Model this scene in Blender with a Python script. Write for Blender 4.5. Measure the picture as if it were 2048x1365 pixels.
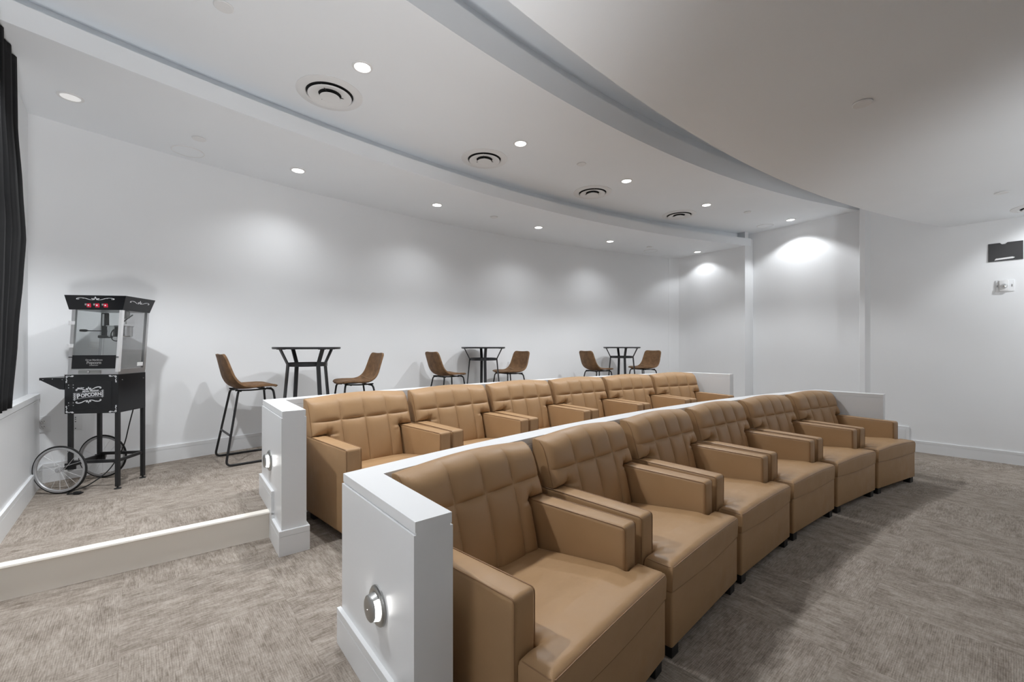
import bpy, bmesh, math, random
from mathutils import Vector, Matrix
random.seed(4)
PI = math.pi
C = bpy.context.scene.collection
for o in list(bpy.data.objects): bpy.data.objects.remove(o, do_unlink=True)

# ------------------------------------------------------------------ camera, world, exposure
CAMZ = 1.387
cam_d = bpy.data.cameras.new('camera'); cam = bpy.data.objects.new('camera', cam_d); C.objects.link(cam)
cam.location = (0, 0, CAMZ); cam.rotation_euler = (PI/2, 0, 0)
cam_d.sensor_width = 36; cam_d.lens = 860/2048*36; cam_d.shift_y = 11.5/2048
cam_d.clip_start = 0.02
bpy.context.scene.camera = cam
sc = bpy.context.scene
sc.view_settings.view_transform = 'Standard'; sc.view_settings.look = 'None'
sc.view_settings.gamma = 1.0; sc.view_settings.exposure = 0.0; sc.view_settings.use_curve_mapping = False
w = bpy.data.worlds.new('world'); sc.world = w; w.use_nodes = True
w.node_tree.nodes['Background'].inputs[0].default_value = (.9, .95, 1, 1)
w.node_tree.nodes['Background'].inputs[1].default_value = 0.05

Z1, Z2 = .145, .317                       # the two raised floor levels
ZS, ZLIP, ZM, ZA, ZG, ZD = 3.187, 3.322, 3.437, 3.644, 3.837, 2.907   # ceiling levels
LAMP_GAIN = 3.1
sc.cycles.max_bounces = 16; sc.cycles.diffuse_bounces = 12; sc.cycles.glossy_bounces = 6; sc.cycles.transparent_max_bounces = 16

def lamp(name, parent, loc, power, size=120, blend=.35, rad=.045, dirv=(0, 0, -1)):
    d = bpy.data.lights.new(name, 'SPOT'); d.energy = power*LAMP_GAIN; d.spot_size = math.radians(size)
    d.spot_blend = blend; d.shadow_soft_size = rad; d.color = (.945, .972, 1)
    o = bpy.data.objects.new(name, d); C.objects.link(o); o.parent = parent; o.location = loc
    o.rotation_euler = Vector(dirv).to_track_quat('-Z', 'Y').to_euler()
    return o

# two unseen fill spots, added to brighten the ceilings and the right wall
def fill_spot(loc, aim, power, size, blend, col=(.985, .99, 1)):
    d = bpy.data.lights.new('added_fill_spot', 'SPOT'); d.energy = power; d.spot_size = math.radians(size); d.spot_blend = blend
    d.shadow_soft_size = .25; d.color = col
    o = bpy.data.objects.new('added_fill_spot', d); C.objects.link(o); o.location = loc
    o.rotation_euler = Vector(aim).to_track_quat('-Z', 'Y').to_euler()
fill_spot((-.50, .30, .55), (-.46, .46, 1), 225, 104, .7)
fill_spot((3.8, .5, .6), (.75, .62, 1), 290, 118, .8, (.93, .97, 1))

# ------------------------------------------------------------------ materials
def mat(name, col, rough=.5, metal=0, **k):
    m = bpy.data.materials.new(name); m.use_nodes = True
    b = m.node_tree.nodes['Principled BSDF']
    b.inputs['Base Color'].default_value = (*col, 1); b.inputs['Roughness'].default_value = rough
    b.inputs['Metallic'].default_value = metal
    for a, v in k.items(): b.inputs[a.replace('_', ' ')].default_value = v
    return m
def nodes(m): return m.node_tree, m.node_tree.nodes, m.node_tree.links, m.node_tree.nodes['Principled BSDF']
def math_n(nt, op, a, b=None, c=None):
    n = nt.nodes.new('ShaderNodeMath'); n.operation = op
    for i, v in enumerate((a, b, c)):
        if v is None: continue
        if isinstance(v, (int, float)): n.inputs[i].default_value = v
        else: nt.links.new(v, n.inputs[i])
    return n.outputs[0]
def noise(nt, vec, scale, detail=2, rough=.5):
    n = nt.nodes.new('ShaderNodeTexNoise'); n.inputs['Scale'].default_value = scale
    n.inputs['Detail'].default_value = detail; n.inputs['Roughness'].default_value = rough
    if vec is not None: nt.links.new(vec, n.inputs['Vector'])
    return n.outputs['Fac']
def mixc(nt, fac, a, b):
    n = nt.nodes.new('ShaderNodeMix'); n.data_type = 'RGBA'
    if isinstance(fac, (int, float)): n.inputs[0].default_value = fac
    else: nt.links.new(fac, n.inputs[0])
    for i, v in ((6, a), (7, b)):
        if isinstance(v, tuple): n.inputs[i].default_value = (*v, 1)
        else: nt.links.new(v, n.inputs[i])
    return n.outputs[2]
def ramp(nt, fac, lo, hi):
    n = nt.nodes.new('ShaderNodeMapRange'); nt.links.new(fac, n.inputs[0])
    n.inputs[1].default_value = lo; n.inputs[2].default_value = hi
    return n.outputs[0]
def bump(nt, h, strength, dist, bsdf):
    n = nt.nodes.new('ShaderNodeBump'); n.inputs['Strength'].default_value = strength
    n.inputs['Distance'].default_value = dist; nt.links.new(h, n.inputs['Height'])
    nt.links.new(n.outputs[0], bsdf.inputs['Normal'])
def objco(nt):
    return nt.nodes.new('ShaderNodeTexCoord').outputs['Object']
def mapping(nt, vec, scale=(1, 1, 1), rot=(0, 0, 0)):
    n = nt.nodes.new('ShaderNodeMapping'); n.inputs['Scale'].default_value = scale
    n.inputs['Rotation'].default_value = rot; nt.links.new(vec, n.inputs['Vector'])
    return n.outputs[0]

def paint(name, col, rough=.6, bs=.06):
    m = mat(name, col, rough); nt, N, L, b = nodes(m); v = objco(nt)
    n1 = noise(nt, v, 1.3, 3); c2 = tuple(x*.95 for x in col)
    L.new(mixc(nt, n1, col, c2), b.inputs['Base Color'])
    bump(nt, noise(nt, v, 160, 3), bs, .004, b)
    return m
M = {}
M['wall'] = paint('wall_paint', (.85, .862, .875), .55)
M['ceil'] = paint('ceiling_paint', (.86, .885, .91), .7)
M['trim'] = paint('trim_paint', (.78, .79, .80), .33, .03)
M['cream'] = paint('cream_riser_paint', (.90, .85, .775), .4, .05)
M['fixture'] = mat('white_fixture', (.78, .78, .78), .45)
M['black'] = mat('black_metal', (.012, .012, .013), .42)
M['satin'] = mat('dark_table_metal', (.03, .031, .034), .38)
M['blackgloss'] = mat('black_enamel', (.006, .0065, .008), .28)
M['alu'] = mat('aluminium', (.62, .62, .63), .32, .9)
M['alu_lit'] = mat('lit_aluminium', (.82, .82, .83), .35, .35)  # brighter copy of the aluminium, light painted into its colour
M['steel'] = mat('polished_steel', (.7, .7, .7), .14, 1)
M['nickel'] = mat('brushed_nickel', (.42, .42, .41), .33, 1)
M['white'] = mat('white_print', (.75, .76, .78), .5)
M['grey_print'] = mat('grey_print', (.3, .3, .3), .5)
M['rubber'] = mat('rubber', (.01, .01, .01), .7)
M['rim'] = mat('pale_rim', (.45, .45, .46), .4, .4)
M['red'] = mat('red_switch', (.55, .02, .05), .25)
M['dark'] = mat('duct_black', (.01, .01, .01), .9)
M['smoke'] = mat('smoked_glass_panel', (.06, .06, .062), .12)
M['slot'] = mat('slot_dark', (.03, .03, .03), .6)
M['stitch'] = mat('tan_thread', (.50, .36, .22), .7)
M['seam'] = mat('leather_welt', (.26, .14, .062), .5)
M['wood'] = mat('black_foot', (.012, .01, .009), .6)
def emis(name, s, col=(1, .98, .95)):
    m = mat(name, (.8, .8, .8), .5); b = nodes(m)[3]
    b.inputs['Emission Color'].default_value = (*col, 1); b.inputs['Emission Strength'].default_value = s
    return m
M['glow'] = emis('lamp_glow', 9)
M['glow_dim'] = emis('lamp_glow_dim', .35)
M['glow_step'] = emis('step_light_glow', 14)
def glass(name, rough=.02, tint=(.93, .95, .95)):
    m = bpy.data.materials.new(name); m.use_nodes = True; nt = m.node_tree
    nt.nodes.remove(nt.nodes['Principled BSDF']); out = nt.nodes['Material Output']
    tr = nt.nodes.new('ShaderNodeBsdfTransparent'); tr.inputs[0].default_value = (*tint, 1)
    gl = nt.nodes.new('ShaderNodeBsdfGlossy'); gl.inputs['Roughness'].default_value = rough
    gl.inputs[0].default_value = (.9, .9, .9, 1)
    fr = nt.nodes.new('ShaderNodeLayerWeight')
    fac = math_n(nt, 'MULTIPLY_ADD', math_n(nt, 'POWER', fr.outputs['Facing'], 4), .5, .035)
    mx = nt.nodes.new('ShaderNodeMixShader'); nt.links.new(fac, mx.inputs[0])
    nt.links.new(tr.outputs[0], mx.inputs[1]); nt.links.new(gl.outputs[0], mx.inputs[2])
    nt.links.new(mx.outputs[0], out.inputs[0])
    return m
M['glass'] = glass('clear_glass')
M['haze'] = glass('side_glass', .05, (.86, .86, .86))

def leather():
    m = mat('tan_leather', (.44, .265, .135), .42); nt, N, L, b = nodes(m)
    b.inputs['Specular IOR Level'].default_value = .32
    v = objco(nt)
    L.new(mixc(nt, noise(nt, v, 5, 3), (.340, .207, .102), (.395, .245, .127)), b.inputs['Base Color'])
    L.new(ramp(nt, noise(nt, v, 9, 2), -1.2, 2.6), b.inputs['Roughness'])
    vo = N.new('ShaderNodeTexVoronoi'); vo.inputs['Scale'].default_value = 420; L.new(v, vo.inputs['Vector'])
    big = noise(nt, mapping(nt, v, (1, 1.8, 1)), 11, 2)
    h = math_n(nt, 'ADD', math_n(nt, 'MULTIPLY', vo.outputs['Distance'], .10), math_n(nt, 'MULTIPLY', big, 1.3))
    bump(nt, h, .55, .003, b)
    return m
M['leather'] = leather()
def suede():
    m = mat('brown_suede', (.2, .1, .04), .75); nt, N, L, b = nodes(m); v = objco(nt)
    n = ramp(nt, noise(nt, v, 14, 6, .7), .32, .72)
    L.new(mixc(nt, n, (.105, .052, .020), (.245, .132, .058)), b.inputs['Base Color'])
    bump(nt, noise(nt, v, 90, 4), .25, .003, b)
    return m
M['suede'] = suede()
def velvet():
    m = mat('charcoal_velvet', (.035, .036, .038), .8); nt, N, L, b = nodes(m); v = objco(nt)
    b.inputs['Sheen Weight'].default_value = .025; b.inputs['Specular IOR Level'].default_value = .15
    L.new(mixc(nt, noise(nt, v, 7, 4), (.005, .005, .0055), (.011, .011, .012)), b.inputs['Base Color'])
    return m
M['velvet'] = velvet()
def carpet():
    m = mat('carpet_tiles', (.4, .35, .3), .95); nt, N, L, b = nodes(m)
    b.inputs['Specular IOR Level'].default_value = .1
    g = N.new('ShaderNodeNewGeometry').outputs['Position']
    sep = N.new('ShaderNodeSeparateXYZ'); L.new(g, sep.inputs[0])
    X, Y = sep.outputs[0], sep.outputs[1]
    # tile axes: n = (.755,.656) across, t = (.656,-.755) along; 0.61 m tiles
    U = math_n(nt, 'ADD', math_n(nt, 'MULTIPLY', X, .755), math_n(nt, 'ADD', math_n(nt, 'MULTIPLY', Y, .656), .0623+6.1))
    V = math_n(nt, 'ADD', math_n(nt, 'MULTIPLY', X, .656), math_n(nt, 'ADD', math_n(nt, 'MULTIPLY', Y, -.755), 2.32+12.2))
    iu = math_n(nt, 'FLOOR', math_n(nt, 'DIVIDE', U, .61)); iv = math_n(nt, 'FLOOR', math_n(nt, 'DIVIDE', V, .61))
    par = math_n(nt, 'MODULO', math_n(nt, 'ADD', iu, iv), 2)
    def mixf(f, a, c):
        n = N.new('ShaderNodeMix'); n.data_type = 'FLOAT'; L.new(f, n.inputs[0]); L.new(a, n.inputs[2]); L.new(c, n.inputs[3]); return n.outputs[0]
    A = mixf(par, U, V); B = mixf(par, V, U)         # A: across the strokes, B: along them
    def comb(a, sa, c, sb, z):
        n = N.new('ShaderNodeCombineXYZ'); L.new(math_n(nt, 'MULTIPLY', a, sa), n.inputs[0]); L.new(math_n(nt, 'MULTIPLY', c, sb), n.inputs[1])
        L.new(z, n.inputs[2]); return n.outputs[0]
    tid = math_n(nt, 'ADD', math_n(nt, 'MULTIPLY', iu, 3.7), math_n(nt, 'MULTIPLY', iv, 7.3))
    s1 = noise(nt, comb(A, 150, B, 17, tid), 1, 3, .62)
    s2 = noise(nt, comb(A, 30, B, 130, tid), 1, 3, .6)
    s3 = noise(nt, comb(A, 16, B, 7, tid), 1, 4, .65)
    f = math_n(nt, 'ADD', math_n(nt, 'MULTIPLY', s1, .62), math_n(nt, 'ADD', math_n(nt, 'MULTIPLY', s2, .30), math_n(nt, 'MULTIPLY', s3, .55)))
    f = ramp(nt, f, .55, .93)
    rib = math_n(nt, 'SINE', math_n(nt, 'MULTIPLY', A, 2*PI/.0075))
    rib01 = math_n(nt, 'MULTIPLY_ADD', rib, .5, .5)
    fine = noise(nt, comb(A, 400, B, 220, tid), 1, 2)
    f2 = math_n(nt, 'ADD', f, math_n(nt, 'ADD', math_n(nt, 'MULTIPLY', rib, .09), math_n(nt, 'MULTIPLY_ADD', fine, .5, -.25)))
    cl = N.new('ShaderNodeClamp'); L.new(f2, cl.inputs[0])
    L.new(mixc(nt, cl.outputs[0], (.165, .135, .11), (.39, .345, .30)), b.inputs['Base Color'])
    bump(nt, math_n(nt, 'ADD', math_n(nt, 'MULTIPLY', rib01, .6), f), .5, .002, b)
    return m
M['carpet'] = carpet()

# ------------------------------------------------------------------ helpers
def tag(o, label=None, cat=None, group=None, kind=None):
    if label: o['label'] = label
    if cat: o['category'] = cat
    if group: o['group'] = group
    if kind: o['kind'] = kind
    return o
def thing(name, label, cat, loc=(0, 0, 0), rz=0, group=None):
    o = bpy.data.objects.new(name, None); C.objects.link(o); o.empty_display_size = .1
    o.location = loc; o.rotation_euler = (0, 0, rz)
    return tag(o, label, cat, group)
def obj(name, bm, m, parent=None, smooth=True, ang=35):
    me = bpy.data.meshes.new(name); bmesh.ops.recalc_face_normals(bm, faces=bm.faces[:])
    bm.to_mesh(me); bm.free()
    if isinstance(m, (list, tuple)):
        for x in m: me.materials.append(x)
    else: me.materials.append(m)
    if smooth:
        me.shade_smooth(); me.set_sharp_from_angle(angle=math.radians(ang))
    o = bpy.data.objects.new(name, me); C.objects.link(o)
    if parent: o.parent = parent
    return o
def copy_tree(o, parent=None):
    c = o.copy(); C.objects.link(c)
    if parent: c.parent = parent
    for ch in list(o.children): copy_tree(ch, c)
    return c
def structure(name, bm, m, parent=None, **k):
    o = obj(name, bm, m, parent, **k)
    if parent is None: o['kind'] = 'structure'
    return o
def NB(): return bmesh.new()
def add_box(bm, x0, x1, y0, y1, z0, z1, bev=0, seg=2, mtx=None):
    r = bmesh.ops.create_cube(bm, size=1)
    vs = r['verts']
    for v in vs: v.co = Vector(((x0+x1)/2+v.co.x*(x1-x0), (y0+y1)/2+v.co.y*(y1-y0), (z0+z1)/2+v.co.z*(z1-z0)))
    if bev > 0:
        es = list({e for v in vs for e in v.link_edges})
        rr = bmesh.ops.bevel(bm, geom=es, offset=bev, segments=seg, profile=.5, affect='EDGES')
        vs = list({v for f in rr['faces'] for v in f.verts} | {v for v in vs if v.is_valid})
        # all verts linked to it
        seen = set(vs); st = list(vs)
        while st:
            v = st.pop()
            for e in v.link_edges:
                u = e.other_vert(v)
                if u not in seen: seen.add(u); st.append(u)
        vs = list(seen)
    if mtx is not None:
        for v in vs: v.co = mtx @ v.co
    return vs
def prism(bm, poly, z0, z1, ztop=None):
    a = [bm.verts.new((p[0], p[1], z0)) for p in poly]
    b = [bm.verts.new((p[0], p[1], z1)) for p in poly]
    bm.faces.new(a[::-1]); bm.faces.new(b)
    n = len(poly)
    for i in range(n):
        j = (i+1) % n; bm.faces.new((a[i], a[j], b[j], b[i]))
def vprism(bm, poly, f, d0, d1):
    """poly in 2D mapped by f(u,v,d) and extruded d0..d1"""
    a = [bm.verts.new(f(p[0], p[1], d0)) for p in poly]; b = [bm.verts.new(f(p[0], p[1], d1)) for p in poly]
    bm.faces.new(a[::-1]); bm.faces.new(b); n = len(poly)
    for i in range(n):
        j = (i+1) % n; bm.faces.new((a[i], a[j], b[j], b[i]))
def offset(path, d):
    """open polyline offset to the left by d with mitres"""
    out = []
    n = len(path)
    for i, p in enumerate(path):
        p = Vector(p[:2])
        ns = []
        if i > 0: t = (p-Vector(path[i-1][:2])).normalized(); ns.append(Vector((-t.y, t.x)))
        if i < n-1: t = (Vector(path[i+1][:2])-p).normalized(); ns.append(Vector((-t.y, t.x)))
        if len(ns) == 1: q = p+ns[0]*d
        else:
            m = (ns[0]+ns[1]).normalized(); q = p+m*d/max(.3, m.dot(ns[0]))
        out.append((q.x, q.y))
    return out
def ribbon(bm, path, d0, d1, z0, z1):
    a = offset(path, d0); b = offset(path, d1)
    prism(bm, a+b[::-1], z0, z1)
def tube(bm, pts, r, seg=8, caps=True, closed=False):
    pts = [Vector(p) for p in pts]; n = len(pts); rings = []
    nrm = None
    for i, p in enumerate(pts):
        if closed: t = (pts[(i+1) % n]-pts[i-1]).normalized()
        elif i == 0: t = (pts[1]-p).normalized()
        elif i == n-1: t = (p-pts[-2]).normalized()
        else: t = (pts[i+1]-pts[i-1]).normalized()
        if nrm is None:
            nrm = t.orthogonal().normalized()
        else:
            nrm = (nrm-t*nrm.dot(t)); nrm = nrm.normalized() if nrm.length > 1e-6 else t.orthogonal().normalized()
        bn = t.cross(nrm); rr = r[i] if isinstance(r, (list, tuple)) else r
        rings.append([bm.verts.new(p+(nrm*math.cos(2*PI*k/seg)+bn*math.sin(2*PI*k/seg))*rr) for k in range(seg)])
    m = n if closed else n-1
    for i in range(m):
        A, B = rings[i], rings[(i+1) % n]
        sh = 0
        if closed and i == n-1:
            best = min(range(seg), key=lambda s: (A[0].co-B[s].co).length); sh = best
        for k in range(seg):
            bm.faces.new((A[k], A[(k+1) % seg], B[(k+1+sh) % seg], B[(k+sh) % seg]))
    if caps and not closed:
        bm.faces.new(rings[0][::-1]); bm.faces.new(rings[-1])
def round_path(pts, r, n=5):
    pts = [Vector(p) for p in pts]; out = [pts[0]]
    for i in range(1, len(pts)-1):
        p = pts[i]; a = (pts[i-1]-p); b = (pts[i+1]-p); rr = min(r, a.length*.45, b.length*.45)
        A = p+a.normalized()*rr; B = p+b.normalized()*rr
        for k in range(n+1):
            t = k/n; out.append(A*(1-t)**2+p*2*t*(1-t)+B*t*t)
    out.append(pts[-1]); return out
def lathe(bm, prof, seg=32, mtx=None, close=False):
    rings = []
    for r, z in prof:
        if r < 1e-6: rings.append([bm.verts.new((0, 0, z))])
        else: rings.append([bm.verts.new((r*math.cos(2*PI*k/seg), r*math.sin(2*PI*k/seg), z)) for k in range(seg)])
    vs = [v for q in rings for v in q]
    for A, B in zip(rings, rings[1:]):
        for k in range(seg):
            j = (k+1) % seg
            if len(A) == 1 and len(B) == 1: continue
            if len(A) == 1: bm.faces.new((A[0], B[k], B[j]))
            elif len(B) == 1: bm.faces.new((A[k], A[j], B[0]))
            else: bm.faces.new((A[k], A[j], B[j], B[k]))
    if mtx is not None:
        for v in vs: v.co = mtx @ v.co
def text_mesh(s, size, m, parent, loc, rot, name='lettering', bold=0, ext=.0006, align='CENTER', shear=0, space=1, squash=1):
    cu = bpy.data.curves.new('t', 'FONT'); cu.body = s; cu.size = size; cu.extrude = ext; cu.offset = bold
    cu.align_x = align; cu.align_y = 'CENTER'; cu.shear = shear; cu.space_character = space
    to = bpy.data.objects.new('t', cu); C.objects.link(to)
    bpy.context.view_layer.update()
    me = bpy.data.meshes.new_from_object(to.evaluated_get(bpy.context.evaluated_depsgraph_get()))
    bpy.data.objects.remove(to, do_unlink=True)
    me.materials.clear(); me.materials.append(m)
    for v in me.vertices: v.co.x *= squash
    o = bpy.data.objects.new(name, me); C.objects.link(o); o.parent = parent; o.location = loc; o.rotation_euler = rot
    return o

# ------------------------------------------------------------------ plan curves (metres, camera foot at the origin)
def arc(cx, cy, R, xa, xb, n=40):
    """upper arc between two x positions, evenly in angle"""
    a0 = math.acos((xa-cx)/R); a1 = math.acos((xb-cx)/R)
    return [(cx+R*math.cos(a0+(a1-a0)*i/n), cy+R*math.sin(a0+(a1-a0)*i/n)) for i in range(n+1)]
U = Vector((.66, -.755)).normalized()              # left wall runs this way
def leftx(cx, cy, R):
    """x where the arc meets the line of the left wall"""
    p = Vector((-3.731, 3.315)); best = None
    for i in range(6000):
        q = p+U*(i*.002-1.0)
        d = abs(math.hypot(q.x-cx, q.y-cy)-R)
        if q.y > cy and (best is None or d < best[0]): best = (d, q.x)
    return best[1]
ARC_BACK = (8.12, -4.84, 14.38); ARC_SOF = (9.08, -6.09, 14.59); ARC_A = (10.41, -7.59, 14.98)
ARC_D = (10.72, -8.63, 15.03); ARC_W1 = (10.06, -7.25, 14.07); ARC_W2 = (8.71, -6.06, 13.97)
CORN = (-3.731, 3.315)
FARL = (CORN[0]+U.x*9.2, CORN[1]+U.y*9.2)
back = arc(*ARC_BACK, leftx(*ARC_BACK), 3.15, 60)
bay3 = [(3.15, 8.65), (3.27, 8.71), (3.38, 8.715), (3.47, 8.66), (3.53, 8.585), (4.15, 7.66)]
col1 = [(4.15, 7.66), (4.27, 7.70), (4.36, 7.78)]
bay2 = [(4.36, 7.78), (5.22, 6.46)]
col2 = [(5.22, 6.46), (5.335, 6.50), (5.026, 6.03)]
B1 = Vector((.675, -.738)).normalized()
bay1 = [(5.026, 6.03), (5.026+B1.x*10, 6.03+B1.y*10)]

# walls ------------------------------------------------
def wall(name, path, z0, z1, t=.12):
    bm = NB(); ribbon(bm, path, 0, t, z0, z1); return structure(name, bm, M['wall'], ang=25)
wall('wall_back', back, 0, 3.9)
bm = NB(); ribbon(bm, [FARL, CORN], 0, .12, 0, 3.9); structure('wall_left', bm, M['wall'])
wall('wall_right', bay3[:], 0, 3.9).name = 'wall_right'
bm = NB(); prism(bm, col1+[(4.50, 7.95), (4.30, 7.95)], 0, ZLIP); structure('wall_right', bm, M['wall'])
wall('wall_right', [(4.31, 7.87)]+bay2[:] if False else [(4.27, 7.93), (5.22, 6.46)], 0, 3.9)
bm = NB(); prism(bm, [(5.22, 6.46), (4.93, 6.097), (4.955, 6.036), (5.026, 6.03), (5.2, 5.95), (5.6, 6.4), (5.4, 6.7)], 0, 3.9); structure('wall_right', bm, M['wall'])
wall('wall_right', bay1, 0, 3.9)
wall('wall_front', [bay1[1], (FARL[0], FARL[1])], 0, 3.9)

# floors ------------------------------------------------
riser1L = (-.54, 1.56); r1d = Vector((-.79, -.61)).normalized()
riser1W = (-.54+r1d.x*1.30, 1.56+r1d.y*1.30)
bm = NB(); prism(bm, [(-4.5, 4.2), FARL, (FARL[0]-.3, FARL[1]-.3), bay1[1], (6, 9), (3.5, 9.5), (-2.5, 7)], -.12, 0)
structure('floor', bm, M['carpet'])
bm = NB()
w1mid = [p for p in arc(*(ARC_W1[0], ARC_W1[1], ARC_W1[2]-.06), -.68, 3.76, 40)]
poly = [riser1W, (-.50, 1.53)]+w1mid+[(3.94, 5.07), (5.23, 5.80), (5.8, 6.6), (5, 9), (3.5, 9.3), (-2.5, 7), (-4.2, 4.0), (-3.9, 3.3)]
prism(bm, poly, 0.001, Z1); structure('floor', bm, M['carpet'])
bm = NB()
w2mid = [p for p in arc(*(ARC_W2[0], ARC_W2[1], ARC_W2[2]-.06), -1.78, 2.72, 40)]
r2a = (-1.562, 2.829); r2b = (-2.62, 2.015)
poly = [r2b, r2a]+w2mid+[(2.90, 6.36), (4.75, 7.25), (4.9, 8), (3.5, 9.2), (-2.5, 7), (-4.1, 3.9), (-3.9, 3.2)]
prism(bm, poly, Z1+.001, Z2); structure('floor', bm, M['carpet'])
# cream riser board with bullnose along the edge of the back platform
bm = NB(); f = lambda x, y: (x, y)
dv = (Vector(r2b)-Vector(r2a)).normalized(); nv = Vector((-dv.y, dv.x))
if nv.y > 0: nv = -nv
def rbox(bm, a, b, o0, o1, z0, z1):
    a = Vector(a); b = Vector(b)
    prism(bm, [tuple(a+nv*o0), tuple(b+nv*o0), tuple(b+nv*o1), tuple(a+nv*o1)], z0, z1)
rbox(bm, r2a, r2b, 0, .014, Z1, Z2-.012)
o = structure('trim_1', bm, M['cream'])
bm = NB()
prof = [(-.024, Z2-.004), (-.024, Z2+.004), (.02, Z2+.005), (.028, Z2+.001), (.031, Z2-.007), (.027, Z2-.014), (.014, Z2-.017), (.0, Z2-.017)]
A_ = [bm.verts.new((*(Vector(r2a)+nv*p[0]), p[1])) for p in prof]; B_ = [bm.verts.new((*(Vector(r2b)+nv*p[0]), p[1])) for p in prof]
for i in range(len(prof)):
    j = (i+1) % len(prof); bm.faces.new((A_[i], A_[j], B_[j], B_[i]))
bm.faces.new(A_); bm.faces.new(B_[::-1]); structure('nosing', bm, M['cream'], o)
bm = NB(); rbox(bm, (-.54, 1.56), riser1W, 0, .014, 0, Z1-.005) if False else None
a = Vector((-.545, 1.553)); 
prism(bm, [tuple(a), riser1W, (riser1W[0]+.01, riser1W[1]-.014), (a.x+.01, a.y-.014)], 0, Z1+.004)
structure('trim_2', bm, M['cream'])

# ceilings ------------------------------------------------
lx = lambda A: leftx(*A)
sof_arc = arc(*ARC_SOF, lx(ARC_SOF), 4.27, 70)
backpoly = back+bay3[1:]
bm = NB(); prism(bm, backpoly+sof_arc[::-1], ZS, ZLIP); structure('ceiling', bm, M['ceil'], ang=20)
rs = (ARC_SOF[0], ARC_SOF[1], ARC_SOF[2]+.15)
bm = NB(); prism(bm, backpoly+arc(*rs, lx(rs), 4.31, 70)[::-1], ZLIP, ZM); structure('ceiling', bm, M['ceil'], ang=20)
a_arc = arc(*ARC_A, lx(ARC_A), 5.335, 70)
bm = NB(); prism(bm, backpoly+[(4.27, 7.93), (5.40, 6.62)]+a_arc[::-1], ZM, ZA); structure('ceiling', bm, M['ceil'], ang=20)
ra = (ARC_A[0], ARC_A[1], ARC_A[2]+.15)
bm = NB(); prism(bm, backpoly+[(4.27, 7.93)]+arc(*ra, lx(ra), 5.30, 70)[::-1], ZA, ZG); structure('ceiling', bm, M['ceil'], ang=20)
bm = NB(); prism(bm, [(-4.5, 4.5), (FARL[0]-.3, FARL[1]-.3), (bay1[1][0]+.2, bay1[1][1]-.2), (6.5, 8), (3.5, 9.6), (-2.5, 8)], ZG, ZG+.12); structure('ceiling', bm, M['ceil'])
# low ceiling, its curved edge runs from the left wall to the right wall
p = None
for i in range(4000):
    q = Vector(bay1[0])+B1*(i*.001)
    if math.hypot(q.x-ARC_D[0], q.y-ARC_D[1]) < ARC_D[2]: p = q; break
d_arc = arc(*ARC_D, lx(ARC_D), p.x, 70)
bm = NB(); prism(bm, d_arc+[bay1[1], FARL], ZD, ZD+.5); structure('ceiling', bm, M['ceil'], ang=20)

# baseboards ------------------------------------------------
def baseboard(name, path, z, h=.148, t=.015, sgn=-1):
    bm = NB(); ribbon(bm, path, 0, sgn*t, z, z+h-.034); ribbon(bm, path, 0, sgn*(t-.0035), z+h-.034, z+h-.030)
    ribbon(bm, path, 0, sgn*t, z+h-.030, z+h); return structure(name, bm, M['trim'], ang=25)
baseboard('baseboard_back', back, Z2)
baseboard('baseboard_right', bay1, 0)
# stepped length where the middle platform meets the right wall
bm = NB(); q0 = Vector((5.08, 5.97)); q1 = Vector((5.297, 5.734))
nn = Vector((-B1.y, B1.x)); nn = -nn if nn.dot(Vector((1, 1))) > 0 else nn
def pl(a, b, o0, o1): return [tuple(a+nn*o0), tuple(b+nn*o0), tuple(b+nn*o1), tuple(a+nn*o1)]
prism(bm, pl(q0, q1, 0, .019), 0, Z1+.175)
prism(bm, pl(q0, q1-B1*.035, .019, .024), 0, Z1+.140)
structure('trim_3', bm, M['trim'])
bm = NB(); pth = [(FARL[0], FARL[1]), CORN]

# ledge under the curtain on the left wall -----------------
L0 = Vector((-3.680, 3.349)); LD = Vector((.777, -.893)).normalized(); LN = Vector((-LD.y, LD.x)); 
if LN.dot(Vector((1, 1))) < 0: LN = -LN
led = [L0+LD*0, L0+LD*5.5]
def lp(o0, o1, s0=0, s1=5.5): 
    a = L0+LD*s0; b = L0+LD*s1
    return [tuple(a+LN*o0), tuple(b+LN*o0), tuple(b+LN*o1), tuple(a+LN*o1)]
bm = NB(); prism(bm, lp(-.12, 0), .05, .978); o = structure('trim_4', bm, M['trim'])
bm = NB(); prism(bm, lp(-.12, .004), .984, 1.022); prism(bm, lp(-.12, -.004), .977, .985); structure('ledge_cap', bm, M['trim'], o)
bm = NB(); prism(bm, lp(-.004, .015, 0, 2.2), Z2, Z2+.114); prism(bm, lp(-.004, .012, 0, 2.2), Z2+.114, Z2+.118); prism(bm, lp(-.004, .015, 0, 2.2), Z2+.118, Z2+.148)
structure('baseboard_left', bm, M['trim'])

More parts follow.
